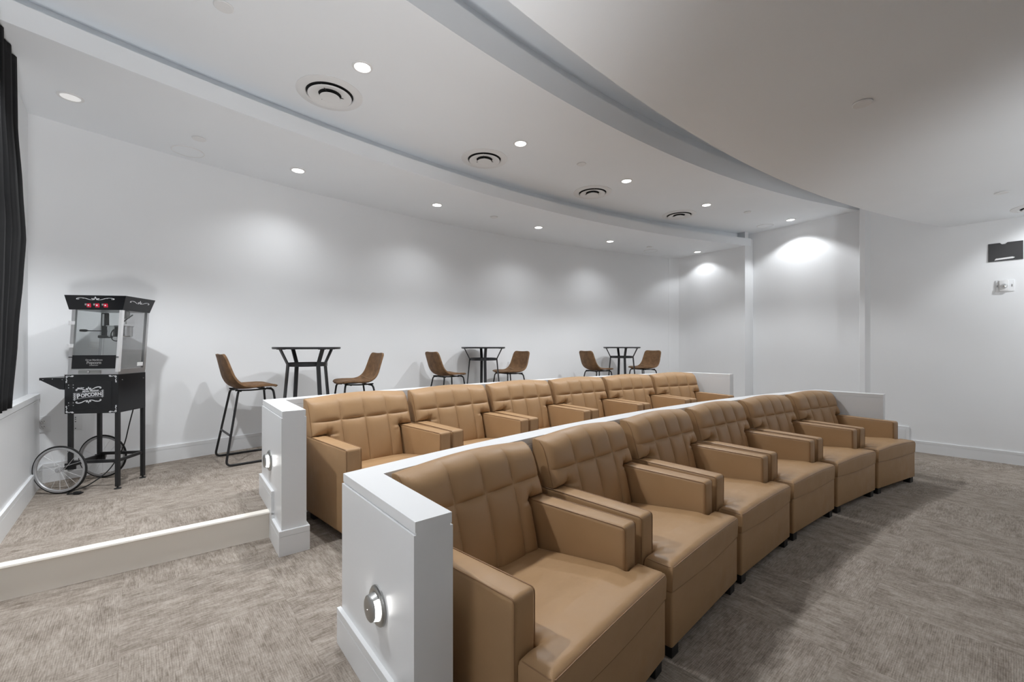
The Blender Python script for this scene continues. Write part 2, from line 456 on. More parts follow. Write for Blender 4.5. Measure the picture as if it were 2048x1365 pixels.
# ------------------------------------------------------------------ half walls
def half_wall(label, A, outer_near, xa, far_corner, far_near, zf, zb, sb, rn, notch):
    path = [outer_near]+arc(*A, xa, far_corner[0], 44)+[far_near]
    path = path[::-1]          # run so that the inside lies to the left
    top = zf+.856
    t = thing('partition', label, 'partition', (0, 0, 0), 0, None)
    bm = NB(); ribbon(bm, path, 0, .137, zf, top-.041); obj('panel_body', bm, M['trim'], t, ang=25)
    bm = NB(); ribbon(bm, path, .008, .127, top-.042, top-.033); obj('shadow_gap', bm, M['trim'], t, ang=25)
    bm = NB(); ribbon(bm, path, .004, .133, top-.034, top); obj('cap', bm, M['trim'], t, ang=25)
    # baseboards on the near end, stepping with the floor
    E0 = Vector(xa and path[-2]); E1 = Vector(outer_near); d = (E1-E0).normalized(); n = Vector((d.y, -d.x))
    if n.dot(Vector((-1, -.8))) < 0: n = -n
    Ln = (E1-E0).length
    def bb(bm, s0, s1, z, h, wrap=False):
        for (za, zb_, o) in ((z, z+h-.034, .016), (z+h-.034, z+h-.030, .0125), (z+h-.030, z+h, .016)):
            a = E0+d*s0; b = E0+d*(s1+(o if wrap else 0))
            if wrap:   # run round the end face and back inside
                q = [a, a+n*o, b+n*o, b-n*(.137+o), b-n*(.137+o)-d*(.16), b-n*.137-d*.16, b-n*.137-d*o, b-d*o]
            else: q = [a, a+n*o, b+n*o, b]
            prism(bm, [tuple(v) for v in q], za, zb_)
    bm = NB(); bb(bm, -.016, notch, zb, .148); prism(bm, [tuple(v) for v in (E0+d*(rn), E0+d*rn+n*.0155, E0+d*notch+n*.0155, E0+d*notch)], zf, zb+.01)
    obj('baseboard', bm, M['trim'], t)
    bm = NB(); bb(bm, notch, Ln, zf, .148, True); obj('baseboard', bm, M['trim'], t)
    return t, E0, d, n
hw1 = half_wall('low white curved half wall behind the front row of recliners, nearest the camera', ARC_W1, (-.2957, 1.297), -.712, (3.765, 5.334), (4.206, 4.846), 0, Z1, 0, .33, .515)
hw2 = half_wall('low white curved half wall behind the back row of recliners, in front of the bar stools', ARC_W2, (-1.369, 2.554), -1.817, (2.70, 6.56), (3.14, 6.10), Z1, Z2, 0, .33, .485)

def step_light(hw, s, z, label, power):
    t_, E0, d, n = hw
    c = E0+d*s
    rz = math.atan2(n.y, n.x)
    t = thing('step_light', label, 'wall light', (c.x, c.y, z), rz, 'round step lights in the half wall ends')
    def ring(bm, prof, a0, a1, n, closed_):
        rows = []
        for (h, rr) in prof:
            rows.append([bm.verts.new((h, rr*math.cos(a0+(a1-a0)*k/n), rr*math.sin(a0+(a1-a0)*k/n))) for k in range(n if closed_ else n+1)])
        for A1, A2 in zip(rows, rows[1:]):
            m_ = len(A1)
            for k in range(m_ if closed_ else m_-1): bm.faces.new((A1[k], A1[(k+1) % m_], A2[(k+1) % m_], A2[k]))
        return rows
    bm = NB(); ring(bm, [(0, .068), (.006, .068), (.011, .063), (.014, .055), (.012, .047), (.006, .046)], 0, 2*PI, 48, True); obj('bezel', bm, M['nickel'], t)
    for a_ in (0, PI):
        bm = NB(); ring(bm, [(.004, .050), (.030, .042)], a_-.95, a_+.95, 20, False); obj('lens', bm, M['glow_step'], t)
        bm = NB(); ring(bm, [(.004, .051), (.031, .043)], a_+.93, a_+PI-.93, 16, False); obj('hood', bm, M['nickel'], t)
    bm = NB(); rws = ring(bm, [(.028, .0435), (.034, .0435), (.038, .038), (.040, .02), (.040, .001)], 0, 2*PI, 40, True); obj('cap', bm, M['nickel'], t)
    return t
def _disc(r, x, Mx, seg=28):
    bm = NB(); lathe(bm, [(0, x+.001), (r*.8, x+.0008), (r, x-.003)], seg, Mx); return bm
HS = -1
step_light(hw1, .385, .482, 'round nickel step light glowing in the white post nearest the camera', .9)
step_light(hw2, .339, .487+Z1, 'round nickel step light glowing in the white post beside the raised platform', .9)

# ------------------------------------------------------------------ recliners
W, AW = .825, .108
IW = W/2-AW
def smooth_drop(d, r):
    if d >= r: return 0
    return r-math.sqrt(max(0, r*r-(r-d)**2))
def seg_dist(p, a, b):
    ab = b-a; t = max(0, min(1, (p-a).dot(ab)/ab.length_squared)); return (p-(a+ab*t)).length
def slab(us, vs, inside, Pf, Pb):
    bm = NB(); F = {}; B = {}
    nu, nv = len(us), len(vs)
    def g(D, P, i, j):
        if (i, j) not in D: D[(i, j)] = bm.verts.new(P(us[i], vs[j]))
        return D[(i, j)]
    ok = {(i, j): inside((us[i]+us[i+1])/2, (vs[j]+vs[j+1])/2) for i in range(nu-1) for j in range(nv-1)}
    for (i, j), t in ok.items():
        if not t: continue
        bm.faces.new([g(F, Pf, a, b) for a, b in ((i, j), (i+1, j), (i+1, j+1), (i, j+1))])
        bm.faces.new([g(B, Pb, a, b) for a, b in ((i, j), (i, j+1), (i+1, j+1), (i+1, j))])
        for (di, dj, e) in ((-1, 0, ((i, j), (i, j+1))), (1, 0, ((i+1, j+1), (i+1, j))), (0, -1, ((i+1, j), (i, j))), (0, 1, ((i, j+1), (i+1, j+1)))):
            if not ok.get((i+di, j+dj), False):
                a, b = e; bm.faces.new((g(F, Pf, *a), g(F, Pf, *b), g(B, Pb, *b), g(B, Pb, *a)))
    return bm
def knots(marks, fine=(0, .003, .008, .016, .028, .045), step=.03):
    """sorted coordinates: fine near every mark, coarse between"""
    s = set()
    marks = sorted(marks)
    for a, b in zip(marks, marks[1:]):
        L = b-a
        for f_ in fine:
            if f_ < L/2: s.add(round(a+f_, 5)); s.add(round(b-f_, 5))
        k = max(1, int(L/step))
        for i in range(k+1):
            x = a+L*i/k
            if min(x-a, b-x) > fine[-1]*.9+.004: s.add(round(x, 5))
    return sorted(s)
def poly_dist(poly):
    P = [Vector(p) for p in poly]
    def f_(u, v):
        p = Vector((u, v)); return min(seg_dist(p, P[i], P[(i+1) % len(P)]) for i in range(len(P)))
    return f_
OW = .402                                   # half width of the footrest front
YF, YB = -.144, .545                        # cushion front / back
def make_recliner():
    t = thing('recliner', '', 'recliner')
    m = M['leather']
    # seat cushion, T shaped
    T = [(-OW, YF), (OW, YF), (OW, -.006), (IW, -.006), (IW, YB), (-IW, YB), (-IW, -.006), (-OW, -.006)]
    dist = poly_dist(T)
    def ztop(x, y):
        s = (y-YF)/(YB-YF)
        z = .432-.066*max(0, (s-.22)/.78)**1.1
        z += .020*math.cos(x/OW*PI/2)*(1-s*.4)-.006
        z -= smooth_drop(dist(x, y), .030)
        # puckers beside the arm fronts
        for sx in (-1, 1):
            dd = math.hypot(x-sx*IW, y+.01); z -= .010*math.exp(-(dd/.03)**2)
            z += .0022*math.sin((y-x*sx)*70)*math.exp(-(math.hypot(x-sx*(IW-.05), y+.05)/.07)**2)
        return z
    def Pf(x, y):
        # front edge bows out a little
        b = .012*math.cos(x/OW*PI/2) if y < -.05 else 0
        return (x, y-b*(1-(y-YF)/.1 if y < YF+.1 else 0), ztop(x, y))
    def Pb(x, y):
        b = .012*math.cos(x/OW*PI/2) if y < -.05 else 0
        return (x, y-b*(1-(y-YF)/.1 if y < YF+.1 else 0)+(.004 if y == YF else 0), .307)
    bm = slab(knots([-OW, -IW, IW, OW], step=.028), knots([YF, -.006, YB], step=.03), lambda x, y: abs(x) < IW or y < -.006, Pf, Pb)
    cush = obj('seat_cushion', bm, m, t, ang=62)
    bm = NB()
    pts = [(-OW+.002, -.02, ztop(-OW, -.02)+.016)]
    edge = [(-OW+.0035, y) for y in (-.02, -.06, -.10, -.125)]+[(x, YF+.0035) for x in [-OW+.012+i*(2*OW-.024)/24 for i in range(25)]]+[(OW-.0035, y) for y in (-.125, -.10, -.06, -.02)]
    pts = []
    for x, y in edge:
        q = Vector(Pf(x, y)); pts.append((q.x, q.y-.0012*(1 if y < -.13 else 0), q.z+.002))
    tube(bm, pts, .0021, 6); obj('seam', bm, M['seam'], cush)
    # footrest panel below the cushion
    bm = NB(); add_box(bm, -OW, OW, YF+.004, .30, .055, .309, .012, 3); obj('footrest', bm, m, t)
    bm = NB(); add_box(bm, -IW, IW, .25, .69, .06, .33, .005, 1); obj('base', bm, m, t)
    # arms
    for sx in (-1, 1):
        xa, xb = sorted((sx*(W/2), sx*(IW+.002)))
        bm = NB(); vs = add_box(bm, xa, xb, 0, .70, .055, .601, .019, 4)
        a = obj('arm', bm, m, t)
        for x, s_ in ((xa+.0035, -1), (xb-.0035, 1)):
            bm = NB(); tube(bm, round_path([(x, .60, .5975), (x, .0035, .5975), (x, .0035, .08 if (s_ == sx) else .42)], .02, 5), .0022, 6)
            obj('seam', bm, M['seam'], a)
    # backrest: T shaped quilted pad leaning back
    S0, S1, SW, SS = .345, .869, .598, .700      # bottom, top, wing underside, seam heights
    B = [(-IW+.004, S0), (IW-.004, S0), (IW-.004, SW), (W/2-.003, SW), (W/2-.003, S1), (-W/2+.003, S1), (-W/2+.003, SW), (-IW+.004, SW)]
    bd = poly_dist(B)
    seams = [-.19, 0, .19]
    def yfront(x, z):
        s = (z-.37)/(.869-.37)
        y = .462+.145*s+.012*math.sin(max(0, s)*PI)*-1
        d = bd(x, z); y += smooth_drop(d, .045)*1.0+.030*max(0, (z-.80)/.07)**2
        # puff of each quilted cell
        dv = min(abs(x-k) for k in seams); dh = abs(z-SS)
        pv = 1-math.exp(-dv/.022); ph = 1-math.exp(-dh/.017)
        pe = 1-math.exp(-d/.05)
        y -= .024*pv*ph*pe
        # pulled corners where the wings meet the arms
        for sx in (-1, 1):
            dd = math.hypot(x-sx*(IW-.012), z-SW-.012); y += .020*math.exp(-(dd/.030)**2)
            y += .0035*math.sin(math.atan2(z-SW, x-sx*IW)*9)*math.exp(-((dd-.035)/.03)**2)
        return y
    def Pf2(x, z): 
        return (x*(1-.0*z), yfront(x, z), z+(.024*math.cos(x/(W/2)*PI/2)-.010)*max(0, min(1, (z-.76)/.11)))
    def Pb2(x, z):
        r = smooth_drop(bd(x, z), .016) if z > SW else 0
        return (x, .705-r*.9, z+(.024*math.cos(x/(W/2)*PI/2)-.014)*max(0, min(1, (z-.76)/.11)))
    us = knots([-W/2+.003, -IW+.004, -.19, 0, .19, IW-.004, W/2-.003], (0, .003, .007, .013, .022, .034), .022)
    vs_ = knots([S0, SW, SS, S1], (0, .003, .007, .013, .022, .034), .022)
    bm = slab(us, vs_, lambda x, z: abs(x) < IW-.004 or z > SW, Pf2, Pb2)
    bk = obj('backrest', bm, m, t, ang=75)
    for sx in (-1, 1):
        bm = NB(); x = sx*(W/2-.007)
        pts = [Vector(Pf2(x, z))+Vector((sx*.001, -.0008, 0)) for z in [SW+.01+i*(S1-.012-SW-.01)/14 for i in range(15)]]
        tube(bm, pts, .0022, 6); obj('seam', bm, M['seam'], bk)
    for k in seams:
        bm = NB()
        z = S0+.05
        while z < S1-.02:
            for off in (-.0035,):
                p = Vector(Pf2(k+off, z)); add_box(bm, p.x-.0007, p.x+.0007, p.y-.0012, p.y+.001, z-.0028, z+.0028)
            z += .0085
        obj('stitching', bm, M['stitch'], bk, smooth=False)
    for x in (-OW+.05, OW-.05):
        for y in (-.10, .60):
            bm = NB(); add_box(bm, x-.032, x+.032, y-.03, y+.03, 0, .058, .002, 1); obj('foot', bm, M['wood'], t)
    return t
proto = make_recliner()
ordn = ['first', 'second', 'third', 'fourth', 'fifth', 'sixth']
rows = [('front row', ARC_W1[:2], 13.212, 137.72, 3.80, 0, ['beside the large white post with a step light', 'right of the recliner nearest the camera', 'third from the camera', 'fourth from the camera, just past the middle', 'last but one before the far half wall end', 'at the far end, open floor to its right']),
        ('back row', ARC_W2[:2], 13.07, 136.33, 3.66, Z1, ['beside the white post at the step', 'behind the nearest front row backrests', 'third from the post at the step', 'fourth from the post at the step', 'last but one before the far wall', 'at the far end beside the bay wall'])]
first = True
for rn_, cc, R, th0, dth, z, extra in rows:
    for i in range(6):
        th = math.radians(th0-dth*i)
        o = proto if first else copy_tree(proto); first = False
        o.location = (cc[0]+R*math.cos(th), cc[1]+R*math.sin(th), z); o.rotation_euler = (0, 0, th-PI/2)
        tag(o, '%s tan recliner of the %s, %s' % (ordn[i], rn_, extra[i]), 'recliner', 'tan leather recliners in the '+rn_)

# ------------------------------------------------------------------ bar stools
def make_stool():
    t = thing('bar_stool', '', 'bar stool')
    # side profile of the shell (y, z): seat front -> seat -> back top; local front is -y
    prof = [(-.222, .694), (-.200, .702), (-.15, .706), (-.05, .700), (.04, .690), (.108, .698), (.160, .730), (.192, .785), (.212, .87), (.229, .96), (.237, 1.01)]
    wid = [.188, .196, .205, .212, .218, .218, .214, .208, .20, .193, .187]
    P = []
    # resample with Catmull-Rom
    def cr(L, s):
        n = len(L)-1; i = min(int(s), n-1); f_ = s-i
        g_ = lambda k: Vector(L[max(0, min(n, k))]) if isinstance(L[0], tuple) else Vector((L[max(0, min(n, k))], 0))
        p0, p1, p2, p3 = g_(i-1), g_(i), g_(i+1), g_(i+2)
        return .5*((2*p1)+(-p0+p2)*f_+(2*p0-5*p1+4*p2-p3)*f_*f_+(-p0+3*p1-3*p2+p3)*f_**3)
    NT, NU = 44, 20
    bm = NB(); G = []
    for a in range(NT+1):
        s = a/NT*(len(prof)-1); c = cr(prof, s); w_ = cr(wid, s).x
        c2 = cr(prof, min(len(prof)-1, s+.05)); c1 = cr(prof, max(0, s-.05)); tg = (c2-c1).normalized(); nrm = Vector((-tg.y, tg.x))  # inner side
        curl = (.010+.036*math.exp(-((s-6.2)/2.6)**2))*min(1, s/2.5)
        row = []
        for b in range(NU+1):
            u = -1+2*b/NU
            k = abs(u)**2.4*curl
            # rounded corners at both ends of the strip
            yz = c+nrm*k
            e_ = max(0, s-(len(prof)-2.6))/1.6; yz = yz-tg*(.010*(1-u*u)+.030*abs(u)**9)*e_; e2 = max(0, 2.0-s)/2.0; yz = yz+Vector((1, -.15))*.040*abs(u)**5*e2*e2
            row.append(bm.verts.new((u*w_, yz.x, yz.y)))
        G.append(row)
    for a in range(NT):
        for b in range(NU): bm.faces.new((G[a][b], G[a][b+1], G[a+1][b+1], G[a+1][b]))
    sh = obj('seat_shell', bm, M['suede'], t, ang=80)
    so = sh.modifiers.new('thick', 'SOLIDIFY'); so.thickness = .02; so.offset = -1
    bv = sh.modifiers.new('round', 'BEVEL'); bv.width = .006; bv.segments = 2; bv.limit_method = 'ANGLE'; bv.angle_limit = math.radians(50)
    # light stitching line where seat meets back
    bm = NB()
    row = G[0]
    pts = []
    s = 5.6; c = cr(prof, s); w_ = cr(wid, s).x
    for b in range(15):
        u = -0.9+1.8*b/14; pts.append((u*w_, c.x-.004-abs(u)**2.4*.03, c.y+.006+abs(u)**2.4*.03))
    tube(bm, pts, .0016, 5); obj('stitching', bm, M['stitch'], sh)
    # under seat support
    bm = NB()
    for x in (-.13, .13): tube(bm, round_path([(x, -.16, .672), (x, 0, .662), (x, .14, .668)], .05), .008, 6)
    tube(bm, [(-.15, -.10, .664), (.15, -.10, .664)], .008, 6); tube(bm, [(-.15, .10, .660), (.15, .10, .660)], .008, 6)
    obj('seat_support', bm, M['black'], t)
    for sx in (-1, 1):
        bm = NB()
        pts = [(sx*.09, .10, .660), (sx*.165, .125, .655), (sx*.245, .235, .012), (sx*.245, -.235, .012), (sx*.165, -.165, .665), (sx*.09, -.13, .668)]
        tube(bm, round_path(pts, .05, 6), .010, 8); obj('leg_frame', bm, M['black'], t)
    for y, z in ((.193, .27), (-.205, .27)):
        bm = NB(); x = .165+.08*(.655-z)/.643; tube(bm, [(-x, y, z), (x, y, z)], .009, 8); obj('footrest', bm, M['black'], t)
    return t
stool0 = make_stool()
tabs = [(-2.105, 4.42), (-.42, 6.29), (1.94, 7.60)]
def put_stool(i, x, y, fx, fy, label):
    o = stool0 if i == 0 else copy_tree(stool0)
    yv = -Vector((fx, fy)).normalized(); xv = Vector((yv.y, -yv.x))
    o.location = (x, y, Z2); o.rotation_euler = (0, 0, math.atan2(xv.y, xv.x))
    tag(o, label, 'bar stool', 'brown suede bar stools at the high tables')
put_stool(0, -2.53, 4.14, .72, .69, 'brown suede bar stool left of the nearest high table, legs in full view')
put_stool(1, -1.70, 4.70, -.80, -.60, 'brown suede bar stool right of the nearest high table')
put_stool(2, -.90, 5.94, .80, .60, 'brown suede bar stool left of the middle high table')
put_stool(3, -.03, 6.59, -.80, -.60, 'brown suede bar stool right of the middle high table')
put_stool(4, 1.44, 7.28, .88, .40, 'brown suede bar stool left of the farthest high table')
put_stool(5, 2.39, 7.80, -.88, -.47, 'brown suede bar stool right of the farthest high table')

def make_table():
    t = thing('bar_table', '', 'high table')
    bm = NB(); lathe(bm, [(0, 1.045), (.312, 1.045), (.318, 1.048), (.32, 1.055), (.32, 1.064), (.317, 1.068), (0, 1.068)], 48); obj('tabletop', bm, M['satin'], t)
    bm = NB(); lathe(bm, [(.186, .872), (.192, .872), (.192, .908), (.186, .908), (.186, .872)], 48); obj('ring', bm, M['satin'], t)
    for k in range(4):
        bm = NB(); a = k*PI/2
        Mx = Matrix.Rotation(a, 4, 'Z')
        pts = [(.292, 1.045), (.277, 1.040), (.198, .892), (.285, .006)]
        pr = [(p, q) for p, q in [(.275, 1.046), (.195, .892), (.283, 0)]]
        hw_, th = .019, .010
        secs = [((.282, 1.046), (.268, 1.046)), ((.206, .894), (.192, .890)), ((.290, 0), (.278, 0))]
        V_ = []
        for o_, i_ in secs:
            V_.append([bm.verts.new(Mx @ Vector((o_[0], -hw_, o_[1]))), bm.verts.new(Mx @ Vector((o_[0], hw_, o_[1]))), bm.verts.new(Mx @ Vector((i_[0], hw_, i_[1]))), bm.verts.new(Mx @ Vector((i_[0], -hw_, i_[1])))])
        for A1, A2 in zip(V_, V_[1:]):
            for j in range(4): bm.faces.new((A1[j], A1[(j+1) % 4], A2[(j+1) % 4], A2[j]))
        bm.faces.new(V_[0]); bm.faces.new(V_[-1][::-1])
        add_box(bm, .235, .300, -.022, .022, 1.041, 1.047, mtx=Mx)
        obj('leg', bm, M['satin'], t)
    return t
tb = make_table()
for i, ((x, y), a, lab) in enumerate(zip(tabs, (.967, .19, 0.0), ('nearest', 'middle', 'farthest'))):
    o = tb if i == 0 else copy_tree(tb)
    o.location = (x, y, Z2); o.rotation_euler = (0, 0, a)
    tag(o, 'round black metal high table, the %s of the three along the back wall' % lab, 'high table', 'black high tables along the back wall')

# ------------------------------------------------------------------ ceiling fittings
def downlight(x, y, z, label, power=30, lit=True, grp='ceiling downlights', aim=(0, 0, -1), size=122, soft=.35):
    t = thing('downlight', label, 'ceiling light', (x, y, z), 0, grp)
    bm = NB(); lathe(bm, [(.055, -.004), (.058, -.007), (.070, -.006), (.074, -.001), (.074, .004), (.055, .004), (.055, -.004)], 36); obj('trim_ring', bm, M['fixture'], t)
    if lit:
        bm = NB(); lathe(bm, [(0, -.003), (.050, -.003), (.053, -.0005)], 32); obj('lens', bm, M['glow'], t)
    else:
        bm = NB(); lathe(bm, [(0, -.002), (.02, -.003), (.042, -.004), (.055, -.0035)], 32); obj('reflector', bm, M['glow_dim'], t)
    lamp('lamp', t, (0, 0, -.012), power, size, soft, .05, aim)
    return t
mid = [(-1.095, 3.148), (.086, 4.332), (1.414, 5.31), (2.808, 6.208), (4.495, 6.941)]
mlab = ['largest bright downlight in the middle ceiling band, above the first big vent', 'bright downlight in the middle ceiling band near the second vent', 'bright downlight in the middle ceiling band near the third vent', 'bright downlight in the middle ceiling band near the farthest vent', 'bright downlight in the middle ceiling band close to the far wall, casting a scallop']
MP = [46, 53, 55, 53, 17]
for (x, y), l, pw in zip(mid, mlab, MP): downlight(x, y, ZM, l, pw)
downlight(-2.05, 1.95, ZM, 'downlight in the middle ceiling band above the step, beyond the top of the picture', 84)
sof = [(-3.179, 3.096), (-2.182, 4.385), (-.951, 5.451), (.399, 6.477), (1.672, 7.336), (3.515, 8.147)]
slab_ = ['tilted downlight over the popcorn cart, its bulb turned away', 'bright downlight in the lower rear ceiling, nearest to the round speaker grille', 'second bright downlight from the left in the lower rear ceiling', 'third bright downlight from the left in the lower rear ceiling', 'fourth bright downlight from the left in the lower rear ceiling', 'downlight at the far right end of the lower rear ceiling, casting a scallop']
SP = [46, 13, 13, 13, 12, 6.5]
for i, ((x, y), l, pw) in enumerate(zip(sof, slab_, SP)): downlight(x, y, ZS, l, pw, i > 0, aim=(.62, -.12, -1) if i == 0 else (0, 0, -1), size=70 if i == 0 else (132 if i < 5 else 122), soft=.9 if i == 0 else (1.0 if i < 5 else .4))
# unseen downlights added in the low ceiling to brighten the right wall and front
for i, (x, y) in enumerate([(1.5, .6), (5.9, 4.0), (6.8, 3.0), (3.2, -1.2), (5.8, -.2), (8.2, 0.6)]):
    downlight(x, y, ZD, 'added unseen downlight in the low ceiling '+['over the nearest recliner', 'beside the right wall above the fire strobe', 'farther along the right wall toward the screen', 'behind the camera', 'over the middle of the open front floor', 'in the far front corner by the right wall'][i], [2, 24, 24, 2, 2, 3][i], grp='added unseen downlights in the low ceiling', aim=(.8, .73, -1.3) if i in (1, 2) else (0, 0, -1))

def vent(x, y, z, label, s=1.0):
    t = thing('ceiling_vent', label, 'air vent', (x, y, z), 0, 'round ceiling vents')
    bm = NB(); lathe(bm, [(.25*s, 0), (.25*s, -.004), (.235*s, -.007), (.222*s, -.009), (.20*s, -.013), (.188*s, -.014), (.181*s, -.010), (.177*s, .0), (.179*s, .006), (.25*s, .004), (.25*s, 0)], 56); obj('outer_flange', bm, M['fixture'], t)
    bm = NB(); lathe(bm, [(0, -.0008), (.178*s, -.0008)], 40); obj('duct_opening', bm, M['dark'], t)
    bm = NB(); lathe(bm, [(.166*s, -.022), (.163*s, -.026), (.155*s, -.027), (.125*s, -.018), (.087*s, -.008), (.087*s, -.004), (.128*s, -.010), (.166*s, -.022)], 48); obj('cone', bm, M['fixture'], t)
    bm = NB(); lathe(bm, [(0, -.026), (.040*s, -.029), (.069*s, -.032), (.075*s, -.032), (.077*s, -.029), (.05*s, -.022), (.04*s, -.012), (0, -.010)], 40); obj('cone', bm, M['fixture'], t)
    bm = NB()
    for k in range(3):
        a = k*2*PI/3+.5; tube(bm, [(.05*math.cos(a)*s, .05*math.sin(a)*s, -.014), (.165*math.cos(a)*s, .165*math.sin(a)*s, -.006)], .004, 6)
    obj('bracket', bm, M['slot'], t)
    return t
for (x, y), l in zip([(-1.475, 3.484), (-.30, 4.689), (1.068, 5.706), (2.594, 6.678)], ['largest round white ceiling vent, nearest the camera', 'second round white ceiling vent from the camera', 'third round white ceiling vent from the camera', 'farthest and smallest round ceiling vent of the row']):
    vent(x, y, ZM, l)
vent(5.73, 4.62, ZD, 'round white vent in the low ceiling, cut by the right edge of the picture')
def cover(x, y, z, label, r=.052, g='flat round ceiling covers'):
    bm = NB(); lathe(bm, [(0, -.010), (r*.93, -.010), (r, -.007), (r, -.002), (r*.8, 0), (0, 0)], 32)
    o = obj('sprinkler_cover', bm, M['fixture']); o.location = (x, y, z); tag(o, label, 'sprinkler cover', g)
cover(-1.734, 2.585, ZM, 'flat round cover in the middle ceiling band, cut by the top edge of the picture')
cover(.779, 4.817, ZM, 'small flat round cover between the second and third vents')
cover(3.576, 6.53, ZM, 'small flat round cover near the far wall in the middle ceiling band')
cover(-2.702, 3.712, ZS, 'small flat round cover next to the speaker grille on the lower rear ceiling')
cover(-.249, 5.954, ZS, 'small flat round cover midway along the lower rear ceiling')
cover(2.475, 7.74, ZS, 'small flat round cover at the far end of the lower rear ceiling')
cover(2.183, 2.679, ZD, 'flat round cover in the large low ceiling at upper right')
cover(4.821, 4.23, ZD, 'flat round cover in the low ceiling above the right wall')
def speaker(x, y, z, label):
    t = thing('ceiling_speaker', label, 'ceiling speaker', (x, y, z), 0, 'flush ceiling speakers')
    bm = NB(); lathe(bm, [(.118, -.006), (.124, -.006), (.127, -.002), (.127, 0), (.118, 0), (.118, -.006)], 48); obj('rim', bm, M['fixture'], t)
    bm = NB(); lathe(bm, [(0, -.004), (.118, -.003)], 40); obj('grille', bm, M['ceil'], t)
speaker(-2.983, 3.959, ZS, 'round speaker grille set flush in the ceiling above the bar stools, left side')
speaker(2.601, 8.06, ZS, 'round speaker grille at the far end of the lower rear ceiling')
speaker(4.286, 7.285, ZM, 'round speaker grille near the far wall in the middle ceiling band')

# ------------------------------------------------------------------ curtain
bm = NB(); n = 150; rows_ = []
base0 = Vector(CORN); Nn = Vector((-U.y, U.x)); Nn = Nn if Nn.dot(Vector((1, 1))) > 0 else -Nn
NZ = 30
for j in range(NZ+1):
    f_ = j/NZ; z = ZS-.01-(ZS-.01-1.024)*f_
    bulge = .16*math.sin(min(1, f_*1.02)*PI)**1.4
    row = []
    for i in range(n+1):
        s = i/n*2.9
        wob = .030*math.sin(s*38+math.sin(s*5)*1.5+f_*.7)+.012*math.sin(s*91+f_*2.0)
        k = max(0, 1-s/.9)
        off = .055+wob*(.75+.25*f_)+.0*k
        KS = [(0, .92), (.2, .90), (.35, .75), (.5, .63), (.62, .72), (.8, .90), (1, 1.10)]
        for (fa, va), (fb, vb) in zip(KS, KS[1:]):
            if fa <= f_ <= fb: q_ = (f_-fa)/(fb-fa); q_ = q_*q_*(3-2*q_)*.5+q_*.5; s0 = va+(vb-va)*q_
        p = base0+U*(s+s0*k+.9*(1-k))+Nn*max(.008, off*.9)
        row.append(bm.verts.new((p.x, p.y, z)))
    rows_.append(row)
for j in range(NZ):
    for i in range(n): bm.faces.new((rows_[j][i], rows_[j][i+1], rows_[j+1][i+1], rows_[j+1][i]))
cu = obj('curtain', bm, M['velvet'], ang=180)
tag(cu, 'long charcoal velvet curtain hanging at the left edge, its hem on the white ledge', 'curtain')
sm = cu.modifiers.new('thick', 'SOLIDIFY'); sm.thickness = .004

# ------------------------------------------------------------------ popcorn cart
CR = math.radians(9)
pc = thing('popcorn_machine', 'black popcorn machine with a glass cabinet on a two wheeled cart by the back wall', 'popcorn machine', (-2.958, 3.23, Z2), CR)
BW, BD = .352, .30
bz0, bz1 = .573, .862
def flat(u, v, d): return Vector((u, -d, v))
# cart box
bm = NB(); add_box(bm, -BW, 0, 0, BD, bz0, bz1, .002, 1); box = obj('cart_box', bm, M['blackgloss'], pc)
bm = NB(); add_box(bm, -BW+.055, -.042, -.0025, .001, bz0+.03, bz1-.05, .0008, 1); door = obj('door', bm, M['blackgloss'], pc)
for z in (bz0+.068, bz0+.20):
    bm = NB(); add_box(bm, -BW+.026, -BW+.068, -.0045, -.001, z-.012, z+.020, .001, 1)
    obj('hinge', bm, M['black'], door)
for z in (bz0+.068, bz0+.20):
    for dx in (.032, .062):
        for dz in (-.006, .014):
            bm = NB(); lathe(bm, [(0, .0065), (.003, .006), (.0036, .004)], 10, Matrix.Translation((-BW+dx, 0, z+dz)) @ Matrix.Rotation(PI/2, 4, 'X'))
            obj('screw', bm, M['steel'], door)
for y, z in ((.04, bz1-.042), (BD-.03, bz1-.045)):
    bm = NB(); lathe(bm, [(0, .004), (.004, .003), (.0045, 0)], 10, Matrix.Translation((0, y, z)) @ Matrix.Rotation(PI/2, 4, 'Y'))
    obj('screw', bm, M['steel'], box)
# scroll ornament helper: list of 2D strokes as flat tubes on the front face
def spiral(cx, cy, r, a0, turns, n=14, shrink=.25):
    return [(cx+r*(1-(1-shrink)*k/n)*math.cos(a0+turns*2*PI*k/n), cy+r*(1-(1-shrink)*k/n)*math.sin(a0+turns*2*PI*k/n)) for k in range(n+1)]
def stroke(bm, pts, w0, w1, f):
    n = len(pts)
    L_, R_ = [], []
    for i, p in enumerate(pts):
        p = Vector(p); a = Vector(pts[max(0, i-1)]); b = Vector(pts[min(n-1, i+1)]); tdir = (b-a).normalized(); nn_ = Vector((-tdir.y, tdir.x))
        w_ = (w0+(w1-w0)*math.sin(PI*i/(n-1)))/2
        L_.append(bm.verts.new(f(*(p+nn_*w_)))); R_.append(bm.verts.new(f(*(p-nn_*w_))))
    for i in range(n-1): bm.faces.new((L_[i], L_[i+1], R_[i+1], R_[i]))
